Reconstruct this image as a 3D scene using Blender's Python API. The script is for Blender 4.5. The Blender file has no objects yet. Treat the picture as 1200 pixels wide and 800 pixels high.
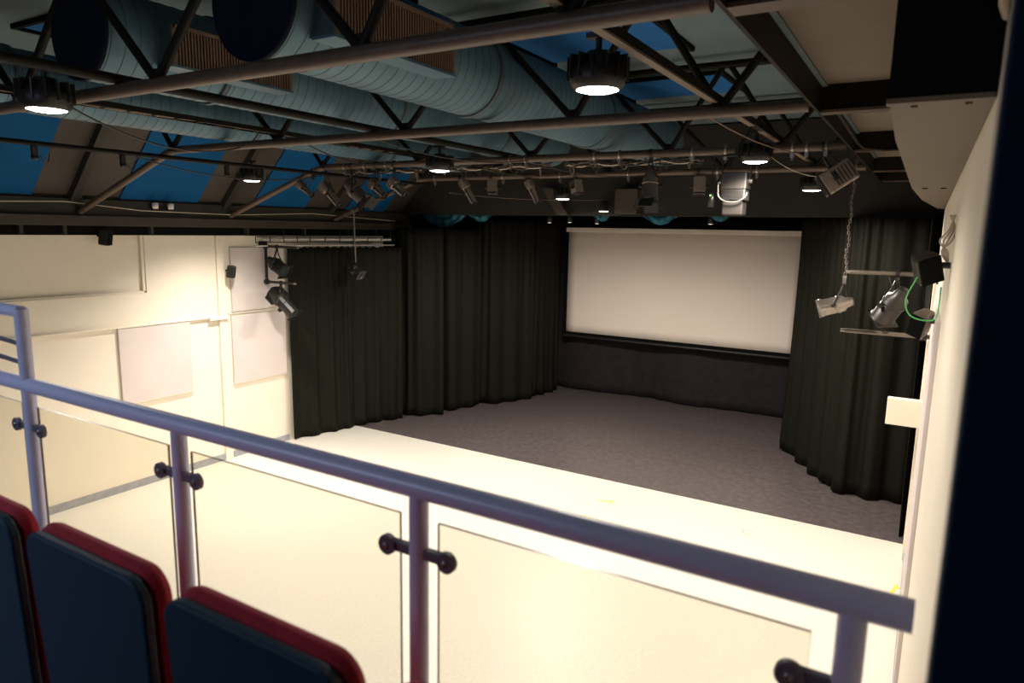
import bpy, bmesh, math, random
from mathutils import Vector as V, Matrix
random.seed(7)
PI = math.pi
S = bpy.context.scene
COL = S.collection

# ---------------------------------------------------------------- camera
cam_d = bpy.data.cameras.new('camera'); cam = bpy.data.objects.new('camera', cam_d); COL.objects.link(cam)
S.camera = cam
yaw, pitch, roll = math.radians(30.944), math.radians(-9.219), math.radians(1.086)
fw = V((-math.sin(yaw)*math.cos(pitch), math.cos(yaw)*math.cos(pitch), math.sin(pitch)))
rt = V((math.cos(yaw), math.sin(yaw), 0)); up = rt.cross(fw)
r2 = rt*math.cos(roll)+up*math.sin(roll); u2 = up*math.cos(roll)-rt*math.sin(roll)
cam.matrix_world = Matrix(((r2.x, u2.x, -fw.x, 0), (r2.y, u2.y, -fw.y, 0), (r2.z, u2.z, -fw.z, 4.6), (0, 0, 0, 1)))
cam_d.sensor_width = 36; cam_d.lens = 24.17; cam_d.clip_start = .02
cam_d.dof.use_dof = True; cam_d.dof.focus_distance = 12.0; cam_d.dof.aperture_fstop = 3.2

# ---------------------------------------------------------------- world, exposure
w = bpy.data.worlds.new('world'); S.world = w; w.use_nodes = True
w.node_tree.nodes['Background'].inputs[0].default_value = (.35, .5, .8, 1)
w.node_tree.nodes['Background'].inputs[1].default_value = .02
vs = S.view_settings
vs.view_transform = 'Standard'; vs.look = 'None'; vs.gamma = 1; vs.exposure = 0.0; vs.use_curve_mapping = False

# lamp: (x, y, z of the lens, watts, cone in degrees)
LAMPS = [(-1.85, 4.05, 5.46, 420, 150), (-5.6, 2.70, 5.40, 440, 150), (-1.77, 8.15, 5.40, 590, 150), (-9.85, 7.85, 5.33, 1250, 118),
         (-5.70, 7.55, 5.36, 590, 155), (-6.30, 12.35, 5.22, 1050, 168), (-1.645, 11.6, 5.285, 680, 168)]
# added cool fill behind the seats, brightens railing and seat backs; no real source
wd = bpy.data.lights.new('cool_fill_light', 'AREA'); wd.energy = 42; wd.shape = 'RECTANGLE'; wd.size = 3.0; wd.size_y = .9; wd.color = (.62, .74, 1)
wo = bpy.data.objects.new('cool_fill_light', wd); COL.objects.link(wo); wd.spread = math.radians(150); wo.location = (-4.0, -1.6, 5.3); wo.rotation_euler = (math.radians(48), 0, math.radians(0))

# ---------------------------------------------------------------- materials
MATS = {}
def mat(name, col, rough=.6, metal=0, col2=None, scale=8, bump=0, bscale=None, coat=0, stretch=None, sheen=0, detail=3):
    m = bpy.data.materials.new(name); m.use_nodes = True; nt = m.node_tree; b = nt.nodes['Principled BSDF']
    b.inputs['Base Color'].default_value = (*col, 1); b.inputs['Roughness'].default_value = rough
    b.inputs['Metallic'].default_value = metal; b.inputs['Coat Weight'].default_value = coat
    if sheen:
        b.inputs['Sheen Weight'].default_value = sheen; b.inputs['Sheen Roughness'].default_value = .4
    tc = nt.nodes.new('ShaderNodeTexCoord'); mp = nt.nodes.new('ShaderNodeMapping')
    nt.links.new(tc.outputs['Object'], mp.inputs[0])
    if stretch: mp.inputs['Scale'].default_value = stretch
    if col2 is None: col2 = tuple(c*.86 for c in col)
    n = nt.nodes.new('ShaderNodeTexNoise'); n.inputs['Scale'].default_value = scale; n.inputs['Detail'].default_value = detail
    nt.links.new(mp.outputs[0], n.inputs['Vector'])
    r = nt.nodes.new('ShaderNodeValToRGB'); r.color_ramp.elements[0].color = (*col, 1); r.color_ramp.elements[1].color = (*col2, 1)
    r.color_ramp.elements[0].position = .4; r.color_ramp.elements[1].position = .65
    nt.links.new(n.outputs['Fac'], r.inputs[0]); nt.links.new(r.outputs[0], b.inputs['Base Color'])
    if bump:
        n2 = nt.nodes.new('ShaderNodeTexNoise'); n2.inputs['Scale'].default_value = bscale or scale*4; n2.inputs['Detail'].default_value = 4
        nt.links.new(mp.outputs[0], n2.inputs['Vector'])
        bp = nt.nodes.new('ShaderNodeBump'); bp.inputs['Strength'].default_value = bump; bp.inputs['Distance'].default_value = .01
        nt.links.new(n2.outputs['Fac'], bp.inputs['Height']); nt.links.new(bp.outputs[0], b.inputs['Normal'])
    MATS[name] = m; return m
def emit(name, col, s):
    m = bpy.data.materials.new(name); m.use_nodes = True; nt = m.node_tree; nt.nodes.clear()
    e = nt.nodes.new('ShaderNodeEmission'); e.inputs[0].default_value = (*col, 1); e.inputs[1].default_value = s
    o = nt.nodes.new('ShaderNodeOutputMaterial'); nt.links.new(e.outputs[0], o.inputs[0]); MATS[name] = m; return m
def glassmat(name, tint):
    m = bpy.data.materials.new(name); m.use_nodes = True; nt = m.node_tree; nt.nodes.clear()
    t = nt.nodes.new('ShaderNodeBsdfTransparent'); t.inputs[0].default_value = (*tint, 1)
    g = nt.nodes.new('ShaderNodeBsdfGlossy'); g.inputs['Roughness'].default_value = .02; g.inputs[0].default_value = (.9, .95, .95, 1)
    mx = nt.nodes.new('ShaderNodeMixShader'); o = nt.nodes.new('ShaderNodeOutputMaterial')
    mx.inputs[0].default_value = .035; nt.links.new(t.outputs[0], mx.inputs[1]); nt.links.new(g.outputs[0], mx.inputs[2]); nt.links.new(mx.outputs[0], o.inputs[0])
    MATS[name] = m; return m

mat('hall_vinyl', (.82, .77, .68), .42, col2=(.70, .66, .575), scale=22, detail=8, bump=.05, stretch=(1, 4, 1))
mat('stage_vinyl', (.095, .077, .075), .30, col2=(.135, .112, .110), scale=9, bump=.03, bscale=90, detail=10)
mat('cream_paint', (.84, .755, .62), .75, col2=(.82, .735, .60), scale=3, bump=.05)
mat('lilac_fabric', (.66, .58, .55), .95, col2=(.63, .55, .52), scale=2, bump=.1, bscale=150)
mat('skirting', (.36, .36, .38), .5)
mat('brown_paint', (.043, .033, .024), .7, col2=(.036, .027, .020), scale=4, bump=.1)
mat('dark_paint', (.026, .021, .015), .7, col2=(.020, .016, .012), scale=4)
mat('black_paint', (.004, .004, .004), .9)
mat('blue_panel', (.004, .075, .205), .8, col2=(.004, .07, .19), scale=3)
mat('sky_blue_panel', (.018, .105, .29), .8, col2=(.015, .095, .265), scale=3)
mat('grey_ceiling', (.10, .14, .155), .85, col2=(.088, .125, .14), scale=3)
mat('beige_ceiling', (.14, .108, .08), .85, col2=(.128, .10, .073), scale=3)
mat('truss_paint', (.085, .052, .034), .45, col2=(.065, .04, .027), scale=12)
mat('truss_dark', (.010, .008, .006), .55)
mat('duct_steel', (.072, .140, .185), .5, .3, col2=(.05, .105, .145), scale=2)
mat('duct_seam', (.06, .09, .10), .5, .35)
mat('duct_cap', (.005, .008, .018), .9)
mat('grille', (.14, .085, .05), .6)
mat('curtain', (.010, .0095, .0062), .7, col2=(.008, .0076, .005), scale=20, bump=.1, bscale=200)
mat('back_drape', (.025, .019, .021), .7, col2=(.02, .016, .018), scale=6)
mat('teal_cloth', (.012, .13, .19), .6, col2=(.008, .09, .14), scale=8)
mat('screen_cloth', (.84, .73, .64), .9, col2=(.835, .725, .635), scale=1)
mat('rail_paint', (.58, .58, .77), .33, 0, col2=(.56, .56, .74), scale=20)
mat('clamp_steel', (.13, .115, .14), .5, .1)
mat('glass_edge', (.20, .15, .12), .3)
mat('navy_shell', (.009, .036, .062), .42, col2=(.011, .041, .069), scale=60, bump=.15, bscale=300)
mat('red_fabric', (.46, .012, .03), .9, col2=(.38, .010, .025), scale=30, bump=.2, bscale=300, sheen=.2)
mat('navy_wall', (.014, .028, .062), .8)
mat('black_metal', (.022, .020, .018), .45, .3)
mat('brown_metal', (.15, .105, .075), .42, .3, col2=(.20, .14, .10), scale=25)
mat('projector_metal', (.035, .030, .026), .4, .4)
mat('silver_metal', (.33, .295, .26), .30, .8, col2=(.30, .27, .24), scale=25)
mat('grey_metal', (.24, .19, .155), .45, .3, col2=(.19, .155, .125), scale=20)
mat('white_plastic', (.75, .72, .66), .4)
mat('lens', (.05, .06, .07), .08, .2)
mat('cable_black', (.02, .018, .016), .6)
mat('cable_pale', (.55, .45, .33), .5)
mat('cable_green', (.10, .50, .14), .5)
mat('bar_metal', (.17, .14, .11), .4, .5)
mat('casing', (.125, .094, .066), .6, col2=(.115, .087, .061), scale=4)
mat('yellow_tape', (.85, .80, .12), .5)
mat('balcony_carpet', (.03, .03, .045), .95, bump=.3, bscale=200)
for k in ('curtain', 'back_drape', 'blue_panel', 'sky_blue_panel', 'duct_cap', 'black_paint', 'truss_dark', 'navy_wall'): MATS[k].node_tree.nodes['Principled BSDF'].inputs['Specular IOR Level'].default_value = .12
emit('lamp_glow', (1, .93, .90), 22)
emit('small_glow', (1, .90, .78), 2.5)
emit('green_led', (.2, 1, .2), 3)
glassmat('clear_glass', (.93, .92, .88))

# ---------------------------------------------------------------- mesh builder
class M:
    def __init__(s): s.v = []; s.f = []; s.mi = []; s.sm = []
    def add(s, vs, fs, mi=0, smooth=False, mx=None):
        n = len(s.v); s.v += [(mx @ V(p)) if mx else V(p) for p in vs]
        s.f += [tuple(i+n for i in f) for f in fs]; s.mi += [mi]*len(fs); s.sm += [smooth]*len(fs); return s
    def box(s, a, b, mi=0, mx=None):
        x0, x1 = sorted((a[0], b[0])); y0, y1 = sorted((a[1], b[1])); z0, z1 = sorted((a[2], b[2]))
        return s.add([(x0,y0,z0),(x1,y0,z0),(x1,y1,z0),(x0,y1,z0),(x0,y0,z1),(x1,y0,z1),(x1,y1,z1),(x0,y1,z1)],
              [(0,3,2,1),(4,5,6,7),(0,1,5,4),(1,2,6,5),(2,3,7,6),(3,0,4,7)], mi, False, mx)
    def tube(s, pts, r, seg=12, mi=0, mx=None, cap=True):
        pts = [V(p) for p in pts]; n = len(pts); R = r if isinstance(r, (list, tuple)) else [r]*n
        vs = []; ref = None
        for i, p in enumerate(pts):
            d = (pts[min(i+1, n-1)]-pts[max(i-1, 0)]).normalized()
            if ref is None: ref = V((0,0,1)) if abs(d.z) < .9 else V((1,0,0))
            a = d.cross(ref).normalized(); b = a.cross(d).normalized(); ref = b
            k = 1.0
            for j in range(seg):
                t = 2*PI*j/seg; vs.append(p+(a*math.cos(t)+b*math.sin(t))*R[i]*k)
        fs = [(i*seg+j, i*seg+(j+1) % seg, (i+1)*seg+(j+1) % seg, (i+1)*seg+j) for i in range(n-1) for j in range(seg)]
        s.add(vs, fs, mi, True, mx)
        if cap: s.add(vs[:seg], [tuple(range(seg))[::-1]], mi, False, mx); s.add(vs[-seg:], [tuple(range(seg))], mi, False, mx)
        return s
    def lathe(s, prof, seg=24, mx=None, mi=0, smooth=True):      # prof: (axial z, radius)
        vs = [(r*math.cos(2*PI*j/seg), r*math.sin(2*PI*j/seg), z) for z, r in prof for j in range(seg)]
        fs = [(i*seg+j, i*seg+(j+1) % seg, (i+1)*seg+(j+1) % seg, (i+1)*seg+j) for i in range(len(prof)-1) for j in range(seg)]
        return s.add(vs, fs, mi, smooth, mx)
    def build(s, name, m, parent=None, bevel=0, sub=0):
        me = bpy.data.meshes.new(name); me.from_pydata([tuple(p) for p in s.v], [], s.f)
        ms = m if isinstance(m, (list, tuple)) else [m]
        for x in ms: me.materials.append(MATS[x])
        me.polygons.foreach_set('material_index', s.mi); me.polygons.foreach_set('use_smooth', s.sm)
        bm = bmesh.new(); bm.from_mesh(me); bmesh.ops.recalc_face_normals(bm, faces=bm.faces); bm.to_mesh(me); bm.free(); me.update()
        o = bpy.data.objects.new(name, me); COL.objects.link(o)
        if parent: o.parent = parent
        if bevel:
            b = o.modifiers.new('bevel', 'BEVEL'); b.width = bevel; b.segments = 2; b.limit_method = 'ANGLE'
        return o
def axis(p, d, roll=0):      # matrix whose local z runs along d
    d = V(d).normalized(); q = d.to_track_quat('Z', 'Y'); return Matrix.Translation(V(p)) @ q.to_matrix().to_4x4() @ Matrix.Rotation(roll, 4, 'Z')
def tag(o, label, cat, group=None):
    o['label'] = label; o['category'] = cat
    if group: o['group'] = group
    return o
def thing(name, label, cat, loc=(0,0,0), group=None):
    o = bpy.data.objects.new(name, None); COL.objects.link(o); o.location = loc; o.empty_display_size = .1
    return tag(o, label, cat, group)
def struct(o): o['kind'] = 'structure'; return o
def dup(root, loc, label=None):
    r = root.copy(); COL.objects.link(r); r.location = loc
    if label: r['label'] = label
    for ch in list(root.children):
        c = ch.copy(); COL.objects.link(c); c.parent = r
        for g in ch.children:
            d = g.copy(); COL.objects.link(d); d.parent = c
    return r
def smooth(P, n=6):
    P = [V(p) for p in P]; out = []
    for i in range(len(P)-1):
        a, b, c, d = P[max(i-1, 0)], P[i], P[i+1], P[min(i+2, len(P)-1)]
        for k in range(n):
            t = k/n; out.append(.5*((2*b)+(c-a)*t+(2*a-5*b+4*c-d)*t*t+(3*b-a-3*c+d)*t**3))
    return out+[P[-1]]
def sag(a, b, s, n=12):
    a = V(a); b = V(b); return [a.lerp(b, i/n)+V((0,0,-4*s*(i/n)*(1-i/n))) for i in range(n+1)]

# ================================================================= SETTING
XL, XR, YB = -11.55, .12, 18.35
fl = struct(M().box((XL-.2, -1, -.12), (XR+.3, 11.52, 0)).build('floor', 'hall_vinyl'))
# dark stage vinyl laid in four rolls, each its own sheet
M().box((XL-.2, 11.52, -.12), (XR+3, YB, -.004)).build('stage_base', 'black_paint', fl)
for k in range(4):
    y0 = 11.52+k*1.70; M().box((XL-.2, y0+.003, -.004), (XR+3, y0+1.697, .003)).build('vinyl_sheet', 'stage_vinyl', fl)

# left wall with a shallow recess, ledge, pilaster, skirting
wl = struct(M().box((XL-.3, -1, 0), (XL-.08, YB, 4.95)).box((XL-.08, -1, 0), (XL, 6.93, 3.41)).box((XL-.08, 6.93, 0), (XL, 13.0, 4.39)).box((XL-.08, -1, 3.41), (XL-.02, 6.90, 3.44)).box((XL-.08, 6.88, 3.44), (XL-.02, 6.93, 4.39)).build('wall_left', 'cream_paint'))
M().box((XL, -1, 2.842), (XL+.06, 8.33, 2.875)).build('ledge', 'cream_paint', wl, .005)
M().box((XL, 8.30, 0), (XL+.05, 8.46, 4.39)).build('pilaster', 'cream_paint', wl, .006)
M().box((XL+.05, 8.06, 2.80), (XL+.09, 8.48, 2.88)).build('pilaster_block', 'cream_paint', wl, .006)
M().box((XL+.001, 8.5, 2.885), (XL+.03, 10.1, 2.91)).build('cable_trunking', 'white_plastic', wl)
struct(M().box((XL, -1, 0), (XL+.022, 8.3, .13)).box((XL, 8.46, 0), (XL+.022, 9.9, .13)).build('baseboard_left', 'skirting'))
M().box((XL-.08, 13.0, 0), (XL+.0, YB, 5)).build('black_lining', 'black_paint', wl)
# eaves: black gap above the wall, brown timber beam
ev = struct(M().box((XL-.05, -1, 4.39), (XL+.02, YB, 4.98)).build('trim_1', 'black_paint'))
M().box((XL+.02, -1, 4.54), (XL+.20, 13.9, 4.70)).build('eaves_beam', 'brown_paint', ev, .01)
M().box((XL+.02, -1, 4.70), (XL+.12, 13.9, 4.95)).build('eaves_board', 'dark_paint', ev)
for y in (2.2, 3.6, 5.0, 5.6, 7.0, 8.95, 10.4, 11.7, 12.6):
    M().box((XL+.02, y, 4.41), (XL+.12, y+.05, 4.54)).build('eaves_bracket', 'dark_paint', ev)
# right wall
wr = struct(M().box((XR, .80, 0), (XR+.3, 11.52, 6.9)).build('wall_right', 'cream_paint'))
M().box((XR-.035, 10.9, .0), (XR, 11.52, 4.15)).build('pilaster', 'cream_paint', wr, .005)
M().box((XR-.03, 6.0, .9), (XR, 8.6, 3.98)).build('wall_panel', 'lilac_fabric', wr, .004)
struct(M().box((XR-.015, 1.0, 0), (XR, 10.9, .12)).build('baseboard_right', 'skirting'))
struct(M().box((.041, .75, 2.9), (.42, .80, 7.0)).build('trim_2', 'navy_wall', None, .003))
# back of the stage
struct(M().box((XL-.3, YB, 0), (XR+3.3, YB+.2, 6.9)).build('wall_back', 'black_paint'))
struct(M().box((XR+3, 11.52, 0), (XR+3.2, YB, 6.9)).build('wall_right_stage', 'black_paint'))
struct(M().box((XR+.3, 11.50, 0), (XR+3.2, 11.52, 6.9)).build('wall_front_stage', 'black_paint'))
# header beam across the front of the stage
mat('header_paint', (.013, .0105, .0075), .8, col2=(.010, .008, .006), scale=4)
hd = struct(M().box((XL+.02, 13.62, 4.93), (XR+3, 13.9, 6.65)).build('wall_header', 'header_paint'))
hd.rotation_euler = (0, 0, 0)

# flat ceiling with skylights, sloping left side, lower bay on the right
ZC = 6.65
TR = [3.1, 5.85, 8.55, 11.25]
ce = struct(M().box((-9.85, -1, ZC+.03), (XR+3.2, YB, ZC+.15)).build('ceiling', 'grey_ceiling'))
slope_m = M().add([(XL, -1, 4.93), (XL, YB, 4.93), (-9.83, YB, ZC+.03), (-9.83, -1, ZC+.03), (XL-.1, -1, 5.03), (XL-.1, YB, 5.03), (-9.93, YB, ZC+.13), (-9.93, -1, ZC+.13)],
                  [(0,1,2,3),(4,7,6,5),(0,4,5,1),(1,5,6,2),(2,6,7,3),(3,7,4,0)])
slope_m.build('sloping_board', 'brown_paint', ce)
def onslope(t, y, off=0):     # t metres up the slope, off metres out of it
    d = V((1.72, 0, 1.75)).normalized(); n = V((1.75, 0, -1.72)).normalized()
    return V((XL, y, 4.93))+d*t+n*off
def slope_slab(t0, t1, y0, y1, o0, o1):
    return M().add([onslope(t0,y0,o0), onslope(t1,y0,o0), onslope(t1,y1,o0), onslope(t0,y1,o0), onslope(t0,y0,o1), onslope(t1,y0,o1), onslope(t1,y1,o1), onslope(t0,y1,o1)],
                   [(0,3,2,1),(4,5,6,7),(0,1,5,4),(1,2,6,5),(2,3,7,6),(3,0,4,7)])
for (y0, y1) in ((1.0, 2.35), (3.9, 5.22), (6.52, 7.93), (9.12, 10.45), (11.65, 12.95)):
    slope_slab(.10, 2.3, y0, y1, .002, .03).build('blue_roof_panel', 'blue_panel', ce)
for y in TR: slope_slab(.03, 2.38, y-.13, y-.02, .0, .12).build('rafter', 'dark_paint', ce)
for y in TR: slope_slab(.03, 2.38, y+.0, y+.05, .0, .07).build('rafter_batten', 'brown_paint', ce)
slope_slab(0, .10, -1, 13.6, .0, .035).build('eaves_batten', 'dark_paint', ce)
for (y0, y1) in ((3.9, 5.2), (6.6, 7.97), (9.3, 10.7)):
    for (x0, x1) in ((-4.3, -2.5), (-8.7, -6.93)):
        fr = M(); e = .05
        fr.box((x0, y0, ZC-.02), (x1, y0+e, ZC+.03)).box((x1-e, y0+e, ZC-.02), (x1, y1+.1, ZC+.03)).box((x0, y0+e, ZC-.02), (x0+e, y1+.1, ZC+.03))
        f = fr.build('skylight_frame', 'black_paint', ce)
        M().box((x0+e, y0+e, ZC+.012), (x1-e, y1, ZC+.03)).build('skylight_blind', 'sky_blue_panel', f)
# long beam on the right and the lower ceiling behind it
lb = struct(M().box((-.822, -1, 5.50), (-.80, 13.6, ZC)).build('trim_3', 'truss_dark'))
M().box((-.80, -1, 5.70), (XR, 13.6, 5.76)).build('low_ceiling_board', 'beige_ceiling', lb)
M().box((-.80, -1, 5.685), (-.765, 13.6, 5.70)).build('ceiling_edge_strip', 'grey_ceiling', lb)
for y in TR+[13.3]:
    M().box((-.80, y-.12, 5.52), (XR, y+.03, 5.70)).build('cross_beam', 'truss_dark', lb)
    M().box((-.80, y-.13, 5.50), (XR, y+.0, 5.52)).build('beam_flange', 'truss_paint', lb)
M().tube([(-.74, 5.95, 5.58), (-.74, 8.0, 5.54), (-.70, 8.28, 5.52), (-.5, 8.34, 5.50), (XR, 8.34, 5.50)], .016, 8).build('conduit', 'truss_dark', lb)

# ================================================================= TRUSSES
NX = [-8.93, -6.85, -4.87, -2.90, -1.58]
def truss(y, label, clamps=()):
    t = thing('roof_truss', label, 'truss', (-5, y, 5.6), 'roof trusses across the hall')
    def L(x, z): return (x+5, 0, z-5.6)
    m = M().tube([L(XL+.16, 4.76), L(-9.10, 5.53), L(-8.93, 5.573), L(-8.7, 5.58), L(-.90, 5.58)], .05, 16); m.build('bottom_chord', 'truss_paint', t)
    M().tube([L(-9.75, 6.56), L(-.90, 6.56)], .045, 10).build('top_chord', 'truss_dark', t)
    tops = [-9.6, -7.89, -5.86, -3.88, -2.25]
    for i, x in enumerate(NX):
        zz = 6.53 if i else 6.40
        M().tube([L(x, 5.60), L(tops[i]+.05, zz)], .033, 10).build('web_bar', 'truss_dark', t)
        if i < 4: M().tube([L(x, 5.60), L(tops[i+1]-.05, 6.53)], .033, 10).build('web_bar', 'truss_dark', t)
    M().tube([L(-1.58, 5.60), L(-.90, 6.5)], .033, 10).build('web_bar', 'truss_dark', t)
    for x in NX: M().box((x+5-.055, -.01, .03), (x+5+.055, .01, .09)).build('joint_plate', 'truss_dark', t)
    for x in clamps:
        c = M(); c.tube([(x+5-.012, 0, -.02), (x+5+.012, 0, -.02)], .062, 12); c.box((x+5-.02, -.03, -.13), (x+5+.02, .02, -.06)); c.tube([(x+5, 0, -.09), (x+5, 0, -.16)], .012, 6)
        c.build('hook_clamp', 'silver_metal', t)
    return t
truss(TR[0], 'nearest pipe roof truss, crossing the top of the view')
truss(TR[1], 'second pipe roof truss from the balcony, empty of stage lights')
truss(TR[2], 'third pipe roof truss, hung with a row of stage lanterns on the left', (-8.4, -7.95, -7.5, -6.6, -5.2, -4.95, -3.9, -3.55, -2.6, -2.2, -1.45, -1.3, -1.1))
truss(TR[3], 'farthest pipe roof truss, just in front of the dark stage header', (-8.6, -7.0, -5.8, -4.5, -3.0, -2.4))

# pipes running the length of the hall
def longpipe(x, z, y0, y1, r, label, mt='truss_dark', box=False):
    m = M()
    if box: m.box((x-r, y0, z-r*.6), (x+r, y1, z+r*.6))
    else: m.tube([(x, y0, z), (x, y1, z)], r, 12)
    return m
tag(longpipe(-5.32, 5.655, 1.2, 9.5, .038, '').build('roof_pipe', 'truss_dark'), 'thin dark pipe running lengthways between the two big ducts', 'pipe')
tag(longpipe(-8.75, 5.46, 1.6, 11.2, .03, '').build('electrical_conduit', 'truss_dark'), 'dark conduit pipe along the left side below the slim duct', 'pipe')
for i in range(1):
    t = thing('lighting_track', 'dark channel track with pale underside running towards the stage at upper right', 'track', (-1.62, 6, 5.66))
    M().box((-.035, -4, 0), (.035, 6.6, .055)).build('channel', 'truss_dark', t)
    M().box((-.03, -3.9, -.012), (.03, 1.2, -.001)).box((-.03, 1.6, -.012), (.03, 4.8, -.001)).build('pale_cover', 'casing', t)
t = thing('cable_tray', 'cable tray loaded with loose dark cables above the left half of the hall', 'cable tray', (-6.85, 5.5, 5.68))
M().box((-.09, -4, -.01), (-.075, 5.8, .04)).box((.075, -4, -.01), (.09, 5.8, .04)).build('side_rail', 'truss_dark', t)
m = M()
for i in range(40): m.box((-.075, -3.95+i*.25, -.008), (.075, -3.92+i*.25, .004))
m.build('tray_rungs', 'truss_dark', t)['kind'] = 'stuff'
for k in range(5):
    pts = [(-.06+.03*k+.02*math.sin(i*1.3+k*2), -3.9+i*.47, .02+.02*math.sin(i*.9+k)) for i in range(21)]
    M().tube(pts, .011, 6).build('cable', 'cable_black' if k % 2 else 'brown_metal', t)

# ================================================================= DUCTS
def duct(x, r, y0, y1, label, joints, grilles, z=None):
    z = z or 5.66+r
    t = thing('spiral_duct', label, 'duct', (x, y0, z), 'round ventilation ducts')
    R = axis((0,0,0), (0,1,0)); L = y1-y0
    prof = []; s = .115; n = int(L/s)
    seam = M()
    for i in range(n):
        a = i*s; prof += [(a, r), (a+s*.5, r)]
        seam.lathe([(a+s*.5-.005, r), (a+s*.5-.003, r+.003), (a+s*.5+.003, r+.003), (a+s*.5+.005, r)], 56, R)
    prof.append((L, r))
    bd = M().lathe(prof, 56, R).build('duct_body', 'duct_steel', t)
    seam.build('spiral_seams', 'duct_seam', bd)['kind'] = 'stuff'
    M().lathe([(-.012, 0), (-.012, r*.96), (-.012, r+.012), (.03, r+.012), (.03, r)], 56, R).build('end_cap', 'duct_cap', t)
    M().lathe([(L, r), (L, 0)], 40, R).build('far_cap', 'duct_steel', t)
    for j in joints:
        M().lathe([(j-y0, r), (j-y0, r+.02), (j-y0+.05, r+.02), (j-y0+.05, r)], 56, R).build('joint_ring', 'duct_seam', t)
    for (g0, g1, zb, zt) in grilles:
        a0 = g0-y0; a1 = g1-y0; xo = r+.16
        g = M().box((r*.55, a0, zb-z), (xo-.015, a1, zt-z)).build('grille_box', 'duct_seam', t)
        M().box((r*.9, a0-.02, zb-z-.02), (xo+.01, a1+.01, zb-z)).build('bottom_flange', 'duct_steel', g)
        m = M(); n = int((a1-a0)/.028)
        for i in range(n+1):
            yy = a0+(a1-a0)*i/n; m.box((xo-.015, yy-.007, zb-z), (xo+.003, yy+.007, zt-z))
        m.box((xo-.015, a0, zt-z-.03), (xo+.006, a1, zt-z)).box((xo-.015, a1-.02, zb-z), (xo+.006, a1, zt-z)).box((xo-.015, a0, zb-z), (xo+.006, a0+.02, zt-z))
        m.build('grille_slats', 'grille', g)['kind'] = 'stuff'
    return t
duct(-3.88, .375, 3.15, 11.0, 'large spiral duct nearest the camera, with a dark round end cap and slatted grille', (5.55, 8.2), ((3.35, 4.62, 5.80, 6.16),))
duct(-5.86, .365, 3.10, 11.0, 'middle spiral duct behind the nearest one, with a brown slatted grille', (4.2, 6.6, 9.0), ((3.55, 4.75, 5.86, 6.17),), 6.075)
duct(-7.87, .30, 1.0, 11.0, 'slimmest and farthest left spiral duct, beside the blue sloping roof', (3.4, 6.2, 8.9), ())

# ================================================================= BOXED CASING on the right wall
t = thing('boxed_casing', 'beige boxed-in casing with a shaded end coloured black, running along the top of the right wall', 'casing', (0, 2.46, 5.0))
cp = [(-.15, 0), (XR-.002, 0), (XR-.002, 9), (.03, 8.9), (-.13, 6.3), (-.18, 4.2), (-.17, .9)]; n7 = len(cp)
M().add([(x, y, 0) for x, y in cp]+[(x, y, .7) for x, y in cp], [tuple(range(n7))[::-1], tuple(range(n7, 2*n7))]+[(i, (i+1) % n7, n7+(i+1) % n7, n7+i) for i in range(n7)]).build('casing_box', 'casing', t)
M().box((-.155, -.02, .012), (XR-.002, -.001, .698)).build('end_panel', 'black_paint', t)  # near face lies in shadow; that shade is put into the black colour
M().box((-.158, -.022, -.004), (XR-.002, .03, .011)).build('edge_flange', 'casing', t)
for (sx, sy) in ((-.085, .05), (.055, .05), (-.085, 4.2), (.045, 4.2)):
    M().tube([(sx, sy, -.008), (sx, sy, 0)], .010 if sy < 1 else .02, 8).build('screw', 'black_metal', t)
tag(M().tube([(.09, 2.30, 6.6), (.09, 2.30, 5.45), (.095, 2.31, 5.30), (.105, 2.36, 5.22), (.118, 2.40, 5.2)], .013, 8).build('wall_conduit', 'cable_pale'), 'pale conduit beside the shaded end of the boxed casing at top right', 'pipe')

# ================================================================= CEILING LAMPS
def lamp(i, label):
    x, y, z, wt, cone = LAMPS[i]
    t = thing('high_bay_lamp', label, 'ceiling lamp', (x, y, z), 'round high bay lamps')
    r = .135
    M().lathe([(-.005, r), (.02, r+.03), (.10, r+.045), (.15, r*.95), (.22, .07), (.225, 0)], 28).build('housing', 'black_metal', t)
    m = M()
    for k in range(14):
        a = 2*PI*k/14; m.box((r*.55, -.005, .05), (r+.055, .005, .19), 0, Matrix.Rotation(a, 4, 'Z'))
    m.build('cooling_fins', 'black_metal', t)['kind'] = 'stuff'
    M().lathe([(-.018, 0), (-.016, r*.6), (-.003, r-.006)], 28).build('lamp_lens', 'lamp_glow', t)
    M().tube([(0,0,.22), (0,0,.30)], .02, 8).build('hanging_stem', 'black_metal', t)
    M().box((-.07, -.04, .30), (.07, .04, .33)).build('bracket', 'black_metal', t)
    ld = bpy.data.lights.new('lamp_light', 'SPOT'); ld.energy = wt; ld.spot_size = math.radians(cone); ld.spot_blend = 1.0 if i == 3 else .5
    ld.shadow_soft_size = .13; ld.color = (1, .92, .82)
    lo = bpy.data.objects.new('lamp_light', ld); COL.objects.link(lo); lo.parent = t; lo.location = (0, 0, -.05)
lamp(0, 'big glowing round lamp in the upper middle, hanging under the channel track')
lamp(1, 'glowing round lamp at the upper left edge of the view')
lamp(2, 'glowing round lamp above the right half of the projection screen, second brightest on the right')
lamp(3, 'glowing round lamp in front of the blue sloping panels at far left')
lamp(4, 'glowing round lamp in the centre under the middle duct')
lamp(5, 'small glowing round lamp against the dark stage header above the screen')
lamp(6, 'small flat glowing lamp to the right, beside a tilted box lantern')

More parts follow.
